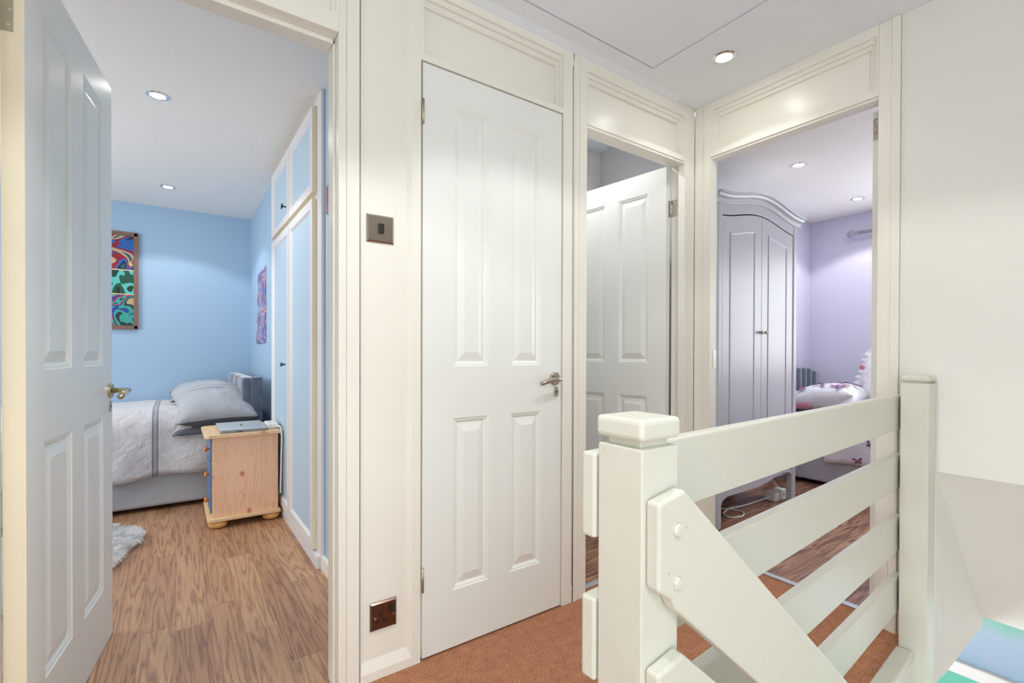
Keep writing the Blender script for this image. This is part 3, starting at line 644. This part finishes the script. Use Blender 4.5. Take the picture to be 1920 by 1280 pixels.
for x in (.205, .485):
    for y in (3.29, 3.62): MB().lathe([(.026, 0), (.044, .007), (.050, .022), (.044, .037), (.034, .043)], (x, y, .001), (0, 0, 1), 24).build('bun_foot', MT['bun'], ns, smooth=True)
# laptop
lp = thing('laptop', 'closed silver laptop lying on the pine bedside cabinet', 'laptop', (.34, 3.44, .551))
mb = MB().box(.215, .465, 3.265, 3.62, .5515, .5625); mb.build('laptop_base', MT['lapbase'], lp, .004, 3)
MB().box(.213, .467, 3.263, 3.622, .563, .5715).build('lid', MT['silver'], lp, .005, 3)
MB().box(.335, .345, 3.40, 3.485, .5713, .5719).build('logo', MT['lapdark'], lp)
for x in (.300, .316): MB().box(x, x+.010, 3.2636, 3.2652, .5545, .5595).build('port', MT['black'], lp)
# charger
ch = thing('charger', 'white power adaptor on the cabinet top behind the laptop with a cable hanging down', 'charger', (.50, 3.45, .551))
MB().box(.472, .532, 3.31, 3.47, .5515, .583).build('adaptor', MT['plastic'], ch, .006, 3)
MB().tube([(.515, 3.312, .57), (.520, 3.255, .574), (.531, 3.228, .562), (.5365, 3.226, .50), (.534, 3.225, .40), (.533, 3.226, .33), (.532, 3.23, .25), (.531, 3.235, .16)], .0045, 10).build('cable', MT['plastic'], ch, smooth=True)
# shaggy rug
rm = MB(); rc = (-.545, 3.20)
def rad(t): return 1+.07*math.sin(3*t+1)+.05*math.sin(5*t)
a_, b_ = .355, .56
top = [rm.bm.verts.new((rc[0]+a_*.97*rad(t)*math.cos(t), rc[1]+b_*.97*rad(t)*math.sin(t), .022)) for t in [2*PI*k/64 for k in range(64)]]
bt = [rm.bm.verts.new((v.co.x, v.co.y, .002)) for v in top]
rm.bm.faces.new(top); rm.bm.faces.new(bt[::-1])
for k in range(64): rm.bm.faces.new((bt[k], bt[(k+1) % 64], top[(k+1) % 64], top[k]))
for k in range(30000):
    t = random.random()*2*PI; q = math.sqrt(random.random())*rad(t); x = rc[0]+a_*q*math.cos(t); y = rc[1]+b_*q*math.sin(t)
    f = noise.noise(Vector((x*6, y*6, 0)))*2.4+.5; L_ = random.uniform(.025, .05); wv = .0019
    dx, dy = math.cos(f)*L_*.9, math.sin(f)*L_*.35-.012; h_ = random.uniform(.006, .02)
    v = [rm.bm.verts.new(c_) for c_ in ((x-wv, y-wv, .018), (x+wv, y+wv, .018), (x+dx*.6, y+dy*.6+wv, .024+h_), (x+dx*.5, y+dy*.5, .024+h_))]
    tip = rm.bm.verts.new((x+dx, y+dy, max(.006, .014+h_*.4)))
    mi = 1 if noise.noise(Vector((x*14+5, y*22, 2))) > .30 else 0
    for q_ in ((v[0], v[1], v[2], v[3]), (v[3], v[2], tip)):
        fc = rm.bm.faces.new(q_); fc.material_index = mi
rug = rm.build('shaggy_rug', [MT['fur'], MT['furd']], weld=False); tag(rug, 'white and grey long-pile shaggy rug lying on the wood floor in front of the bed', 'rug')
# framed picture with three panels of generic colour shapes
fp = thing('framed_picture', 'brown wooden framed tall picture in three colourful strips on the blue back wall', 'picture', (-.5, 5.05, 1.6))
fx0, fx1, fz0, fz1 = -.80, -.25, 1.217, 2.007; fy = 5.059
m = MB()
m.box(fx0, fx1, fy-.022, fy, fz1-.028, fz1).box(fx0, fx1, fy-.022, fy, fz0, fz0+.028).box(fx0, fx0+.028, fy-.022, fy, fz0, fz1).box(fx1-.028, fx1, fy-.022, fy, fz0, fz1)
m.build('frame', MT['framewood'], fp, .003)
def artmat(name, cols, scale, seed):
    m, t, p = nt(name); L = t.links; tc = N(t, 'ShaderNodeTexCoord'); mp = N(t, 'ShaderNodeMapping'); mp.inputs['Location'].default_value = (seed, seed*2, seed); mp.inputs['Scale'].default_value = (1, 1, 1.0)
    L.new(tc.outputs['Object'], mp.inputs['Vector'])
    n1_ = N(t, 'ShaderNodeTexNoise'); n1_.inputs['Scale'].default_value = scale; n1_.inputs['Detail'].default_value = 1.5; n1_.inputs['Distortion'].default_value = 1.6; L.new(mp.outputs[0], n1_.inputs['Vector'])
    cr = N(t, 'ShaderNodeValToRGB'); cr.color_ramp.interpolation = 'CONSTANT'; e = cr.color_ramp.elements
    n_ = len(cols); e[0].position = 0; e[0].color = lin(cols[0]); e[1].position = .30+.42*(n_-1)/n_; e[1].color = lin(cols[-1])
    for i, c_ in enumerate(cols[1:-1], 1): x = cr.color_ramp.elements.new(.30+.42*i/n_); x.color = lin(c_)
    L.new(n1_.outputs['Fac'], cr.inputs[0]); L.new(cr.outputs[0], p.inputs['Base Color']); p.inputs['Roughness'].default_value = .35
    return m
arts = [artmat('picture_print_top', [(30, 40, 52), (54, 84, 98), (186, 176, 146), (150, 28, 52), (36, 100, 180), (30, 36, 50), (54, 84, 92)], 4.2, 1.3),
        artmat('picture_print_middle', [(20, 44, 44), (24, 84, 64), (92, 190, 180), (20, 60, 50), (200, 190, 160), (28, 44, 60)], 4.5, 4.1),
        artmat('picture_print_bottom', [(24, 60, 62), (66, 168, 152), (180, 34, 56), (40, 70, 150), (60, 160, 145), (28, 52, 58), (190, 170, 130)], 5, 7.7)]
for i, (z0, z1) in enumerate(((1.703, 1.979), (1.505, 1.695), (1.245, 1.497))):
    MB().box(fx0+.028, fx1-.028, fy-.010, fy-.004, z0, z1).build('print', arts[i], fp)
MB().box(fx0+.028, fx1-.028, fy-.012, fy-.004, 1.695, 1.703).box(fx0+.028, fx1-.028, fy-.012, fy-.004, 1.497, 1.505).build('divider', MT['pine2'], fp)
MB().box(fx0+.028, fx1-.028, fy-.0038, fy-.001, 1.24, 1.98).build('backing', MT['dark'], fp)
# curling poster on the right wall
pm = artmat('poster_print', [(60, 90, 96), (96, 74, 150), (150, 100, 170), (70, 90, 170), (200, 206, 224), (206, 120, 110), (120, 80, 150), (60, 110, 180)], 8, 2.2)
mb = MB(); g = []
for j in range(25):
    z = 1.10+.60*j/24; r_ = []
    for i in range(9):
        y = 4.14+.43*i/8; lift = .0015+.010*(i/8)**2*(1-j/24)+.004*math.sin(j*.9)*(i/8)
        zz = z-.02*(i/8)*(j/24)
        r_.append(mb.bm.verts.new((.5795-lift, y+(.02*math.sin(j*.7)*(i/8) if j < 7 else 0), zz)))
    g.append(r_)
for j in range(24):
    for i in range(8): mb.bm.faces.new((g[j][i], g[j][i+1], g[j+1][i+1], g[j+1][i]))
o = mb.build('wall_poster', pm, smooth=True); sd = o.modifiers.new('s', 'SOLIDIFY'); sd.thickness = .0006
tag(o, 'unframed purple and multicoloured paper poster on the blue wall above the headboard', 'poster')
o = MB().box(.572, .5795, 2.12, 2.31, 1.665, 1.79).build('small_picture', artmat('small_print', [(150, 40, 50), (180, 70, 80), (90, 60, 130), (60, 40, 60)], 14, 5)); tag(o, 'small red and purple picture on the blue wall just beside the door frame', 'picture')

# ================================================================== LILAC ROOM FURNITURE
wd = thing('arched_wardrobe', 'tall white two-door wardrobe with an arched cornice in the lilac room', 'wardrobe', (3.03, 1.85, 0))
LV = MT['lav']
yF, yBk = 1.58, 2.075
x0, x1 = 2.556, 3.512; xc = (x0+x1)/2
def arch(x, base, hgt):
    t = abs(x-xc)/((x1-x0)/2)
    return base+hgt*.5*(1+math.cos(PI*min(1, t)))
xs = [x0+(x1-x0)*k/40 for k in range(41)]
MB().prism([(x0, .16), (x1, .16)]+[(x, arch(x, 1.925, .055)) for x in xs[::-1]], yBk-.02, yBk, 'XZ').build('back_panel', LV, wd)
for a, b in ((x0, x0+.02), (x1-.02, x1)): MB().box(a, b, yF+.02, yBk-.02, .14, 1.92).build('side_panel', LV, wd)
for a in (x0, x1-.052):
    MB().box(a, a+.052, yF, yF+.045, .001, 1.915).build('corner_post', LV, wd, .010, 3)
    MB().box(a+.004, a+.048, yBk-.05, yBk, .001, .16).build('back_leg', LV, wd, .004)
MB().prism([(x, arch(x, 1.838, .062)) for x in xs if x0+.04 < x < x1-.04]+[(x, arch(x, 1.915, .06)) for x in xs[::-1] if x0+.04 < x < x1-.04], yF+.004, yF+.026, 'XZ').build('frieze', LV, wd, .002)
# cornice: moulding swept over the arch
def sweep(prof, base, hgt, ex):
    mb = MB(); rows = []
    X = [x0-ex+(x1-x0+2*ex)*k/48 for k in range(49)]
    for x in X: rows.append([mb.bm.verts.new((x, y, arch(min(max(x, x0), x1), base, hgt)+z)) for y, z in prof])
    n_ = len(prof)
    for i in range(48):
        for j in range(n_): mb.bm.faces.new((rows[i][j], rows[i+1][j], rows[i+1][(j+1) % n_], rows[i][(j+1) % n_]))
    mb.bm.faces.new(rows[0]); mb.bm.faces.new(rows[-1][::-1]); return mb
sweep([(yF-.004, -.035), (yF-.008, -.014), (yF-.028, -.004), (yF-.034, .008), (yF-.046, .010), (yF-.046, .022), (yBk, .022), (yBk, .006), (yF+.03, .006), (yF+.03, -.035)], 1.935, .062, .036).build('cornice', LV, wd, .002)
gap = 3.052
for a, b, sgn in ((x0+.056, gap-.0015, 1), (gap+.0015, x1-.056, -1)):
    X = [a+(b-a)*k/16 for k in range(17)]
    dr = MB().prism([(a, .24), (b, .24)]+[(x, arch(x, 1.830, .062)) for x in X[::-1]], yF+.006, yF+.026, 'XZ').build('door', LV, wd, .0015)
    ia, ib = a+.078, b-.078
    Xi = [ia+(ib-ia)*k/16 for k in range(17)]
    loop = [(ia, .34)]+[(ib, .34)]+[(x, arch(x, 1.735, .062)) for x in Xi[::-1]]
    cen = (sum(p[0] for p in loop)/len(loop), 1.0)
    mb = MB(); rr = []
    for (s_, yy) in ((0, yF+.006), (0, yF+.0025), (.010, yF+.002), (.016, yF+.0055)):
        ring = []
        for (px_, pz_) in loop:
            qx = px_+(s_ if px_ < cen[0]-.001 and abs(px_-ia) < .001 else (-s_ if abs(px_-ib) < .001 else 0)); qz = pz_+(s_ if pz_ < .5 else -s_)
            ring.append(mb.bm.verts.new((qx, yy, qz)))
        rr.append(ring)
    for i in range(3):
        for k in range(len(loop)): mb.bm.faces.new((rr[i][k], rr[i][(k+1) % len(loop)], rr[i+1][(k+1) % len(loop)], rr[i+1][k]))
    mb.build('door_moulding', LV, dr)
    kx = gap-.022 if sgn == 1 else gap+.050
    kx = gap-.022*sgn*1.0
    MB().lathe([(.006, 0), (.005, .010), (.011, .016), (.012, .021), (.005, .027)], (kx, yF+.006, 1.163), (0, -1, 0), 16).build('knob', MT['nickel'], dr, smooth=True)
sk = [(2.60, .12), (2.63, .165), (2.68, .18), (2.85, .18), (3.0, .182), (3.14, .193), (3.26, .217), (3.35, .226), (3.42, .222), (3.462, .20)]
MB().prism(sk+[(3.462, .238), (2.60, .238)], yF+.006, yF+.024, 'XZ').build('shaped_skirt', LV, wd, .002)
MB().box(x0+.02, x1-.02, yF+.03, yBk-.02, .20, .225).build('floor_panel', LV, wd)
# lilac bed
lb = thing('single_bed', 'single divan bed with a grey channelled velvet headboard in the lilac room', 'bed', (4.45, 1.1, 0))
MB().box(4.10, 4.90, .10, 2.02, .035, .33).build('divan_base', MT['divan2'], lb, .02, 3)
for y in (.3, 1.85): MB().lathe([(.02, 0), (.02, .036)], (4.17, y, 0)).build('castor', MT['black'], lb)
MB().box(4.11, 4.90, .10, 2.01, .331, .545).build('mattress', MT['white'], lb, .04, 3)
hb = MB()
for k in range(8):
    a = 4.10+k*.1; n_ = 8
    pr = [(a+.1*q/n_, 2.03-.020*math.sin(PI*q/n_)) for q in range(n_+1)]
    zt = .905 if k < 6 else (.897 if k == 6 else .872)
    hb.prism([(a+.1, 2.075), (a, 2.075)]+pr, .0, zt, 'XY')
hb.build('headboard', MT['velvet'], lb, .014, 4)
dv2 = drape('duvet', MT['whited'], .08, 1.62, [(4.905, .575), (4.6, .59), (4.3, .59), (4.17, .575), (4.11, .54), (4.085, .47), (4.07, .36), (4.06, .215)], wob=.010, seed=8, axis='Y', hem=(.4, .05), thick=.018)
tag(dv2, 'white duvet printed with purple butterflies hanging over the lilac room bed', 'duvet')
def butterfly(mb, c, ex, ez, s, rot=0, flip=1):
    """flat butterfly motif of four wings and a body; ex, ez: in-plane axes"""
    c = Vector(c); ex = Vector(ex); ez = Vector(ez); cr_, sr = math.cos(rot), math.sin(rot); nn = ex.cross(ez)*.0015
    def P(a, b): return c+(ex*(a*cr_-b*sr)+ez*(a*sr+b*cr_))*s+nn*flip
    for sg in (1, -1):
        w1 = [(0, .05), (.25, .45), (.62, .72), (.9, .70), (.82, .35), (.5, .08), (.1, 0)]
        w2 = [(0, 0), (.45, 0), (.62, -.2), (.5, -.45), (.28, -.48), (.08, -.2)]
        for wi, w_ in enumerate((w1, w2)):
            f = mb.bm.faces.new([mb.bm.verts.new(P(a*sg, b)) for a, b in w_]); f.material_index = wi
            f = mb.bm.faces.new([mb.bm.verts.new(P(a*sg*.62+.12*sg, b*.62+.02)+nn*flip*.6) for a, b in w_]); f.material_index = 2
    f = mb.bm.faces.new([mb.bm.verts.new(P(a, b)+nn*flip*1.2) for a, b in ((-.05, .35), (.05, .35), (.05, -.4), (-.05, -.4))]); f.material_index = 0
for (y, z, s_, ro) in ((1.525, .352, .046, .5), (1.325, .38, .036, -.4), (1.40, .25, .034, .2), (1.22, .27, .036, .9), (1.15, .36, .04, .7), (.9, .30, .036, -.3)):
    mb = MB(); butterfly(mb, (4.052-.002, y, z), (0, -1, 0), (0, 0, 1), s_, ro)
    mb.build('butterfly_print', [MT['purple'], MT['navyp'], MT['pinkp']], dv2, weld=False)
pl = cushion('pillow', MT['white'], .62, .50, .20, (4.42, 1.74, .67), (math.radians(-8), math.radians(2), math.radians(6)), seed=4, wr=.008)
tag(pl, 'white pillow printed with purple butterflies in front of the grey velvet headboard', 'pillow')
mb = MB()
bpy.context.view_layer.update()
def onpillow(u, v):
    prof = max(0, (1-abs(u)**2.6))**.55*max(0, (1-abs(v)**2.6))**.55
    return Vector((u*.31, v*.25, .20*.55*prof+.010))
for (u, v, s_, ro) in ((-.55, -.05, .06, 1.1), (-.15, -.35, .06, .4), (.1, .25, .055, -.6), (.35, -.45, .06, .9), (-.72, .45, .055, .2), (-.35, .5, .05, 1.5), (.6, .1, .055, .3), (-.72, -.55, .055, .8), (-.5, -.7, .06, .3), (.1, -.75, .06, 1.2), (.62, -.7, .05, .2)):
    q = onpillow(u, v); du = (onpillow(u+.05, v)-q).normalized(); dvv = (onpillow(u, v+.05)-q).normalized()
    mb = MB(); butterfly(mb, q, du, dvv, s_, ro)
    o = mb.build('butterfly_print', [MT['purple'], MT['navyp'], MT['pinkp']], None, weld=False); o.parent = pl
tag(cushion('pillow', MT['pink'], .34, .26, .08, (4.28, 1.88, .615), (0, 0, 0), seed=6), 'pink pillow underneath the white butterfly pillow', 'pillow')
# frilled upright pillow leaning on the far wall
fc = thing('frilled_cushion', 'upright white frilled cushion with a pink rosette by the lilac window wall', 'cushion', (4.62, 1.42, .62))
q = cushion('cushion', MT['white'], .46, .42, .16, (4.66, 1.43, .80), (math.radians(100), math.radians(-14), math.radians(62)), parent=fc, seed=12, wr=.010)
q.matrix_parent_inverse = Matrix.Translation(-fc.location)
mb = MB(); Mq = Matrix.Translation(q.location) @ q.rotation_euler.to_matrix().to_4x4(); rows = []
for k in range(161):
    t = 8*k/160; sd = int(t) % 8; e_ = t % 2 - 1
    side = int(t//2) % 4; f = (t % 2)-1
    a, b = ((f, -1), (1, f), (-f, 1), (-1, -f))[side]
    out = Vector(((1 if side == 1 else -1 if side == 3 else 0), (1 if side == 2 else -1 if side == 0 else 0), 0))
    rp = [Vector((a*.215, b*.195, 0)), Vector((a*.23, b*.21, .006*math.sin(k*1.3)))+out*.012, Vector((a*.23, b*.21, .014*math.sin(k*1.3)))+out*(.034+.003*math.sin(k*.9))]
    rows.append([mb.bm.verts.new(Mq @ p_) for p_ in rp])
for k in range(160):
    for j in range(2): mb.bm.faces.new((rows[k][j], rows[k+1][j], rows[k+1][j+1], rows[k][j+1]))
fo = mb.build('frill', MT['white'], fc, smooth=True, weld=False)
mb = MB()
for k in range(7):
    t = 2*PI*k/7; mb.lathe([(.002, -.008), (.008, -.005), (.011, 0), (.008, .005), (.002, .008)], (4.505, 1.532+.012*math.cos(t), .922+.012*math.sin(t)), (1, 0, 0), 10)
mb.build('rosette', MT['pink'], fc, smooth=True)
# curtain pole
cp = thing('curtain_pole', 'grey curtain pole with a ball finial on the lilac wall', 'curtain pole', (4.85, 1.2, 2.06))
X_, Z_ = 4.835, 2.075
MB().tube([(X_, 1.675, Z_), (X_, -.2, Z_)], .0145, 20).build('pole', MT['rodm'], cp, smooth=True)
MB().lathe([(.0145, 0), (.019, .004), (.019, .010), (.011, .016), (.012, .022), (.018, .026), (.012, .032), (.022, .040), (.030, .052), (.031, .064), (.025, .078), (.012, .088), (.002, .091)], (X_, 1.673, Z_), (0, 1, 0), 24).build('finial', MT['rodm'], cp, smooth=True)
for y in (1.50, .05): MB().box(4.83, 4.9145, y-.012, y+.012, Z_-.012, Z_+.012).build('bracket', MT['rodm'], cp, .003)
# plugs and leads under the wardrobe
ex_ = thing('extension_lead', 'white plug block and white lead lying on the floor beneath the wardrobe', 'extension lead', (3.42, 1.72, 0))
MB().box(3.395, 3.455, 1.66, 1.74, .003, .062).build('plug_block', MT['plastic'], ex_, .005, 3)
MB().tube([(3.40, 1.70, .03), (3.30, 1.73, .010), (3.12, 1.74, .006), (2.98, 1.76, .006), (2.86, 1.72, .006), (2.84, 1.66, .006), (2.92, 1.63, .006), (3.0, 1.68, .006), (2.96, 1.78, .006), (2.8, 1.85, .006)], .0045, 10).build('lead', MT['plastic'], ex_, smooth=True)
pa = thing('plug_adaptor', 'square white plug adaptor standing beside the white plug block', 'plug', (3.50, 1.70, 0))
MB().box(3.475, 3.540, 1.655, 1.715, .003, .075).build('adaptor_body', MT['plastic'], pa, .006, 3)
MB().box(3.500, 3.508, 1.6535, 1.6555, .034, .046).build('indicator', MT['dark'], pa)
MB().tube([(3.50, 1.69, .07), (3.49, 1.72, .12), (3.45, 1.80, .16), (3.42, 1.95, .15), (3.42, 2.07, .14)], .0035, 10).build('lead', MT['plastic'], pa, smooth=True)
bp = thing('black_adaptor', 'round black plug adaptor on the floor behind the right wardrobe leg', 'plug', (3.62, 1.72, 0))
MB().lathe([(.030, 0), (.036, .008), (.036, .045), (.028, .055), (.01, .058)], (3.60, 1.71, .001), (0, 0, 1), 24).build('adaptor_body', MT['black'], bp, smooth=True)
MB().tube([(3.60, 1.71, .055), (3.59, 1.78, .14), (3.58, 1.98, .20), (3.58, 2.085, .24)], .0025, 8).build('lead', MT['black'], bp, smooth=True)
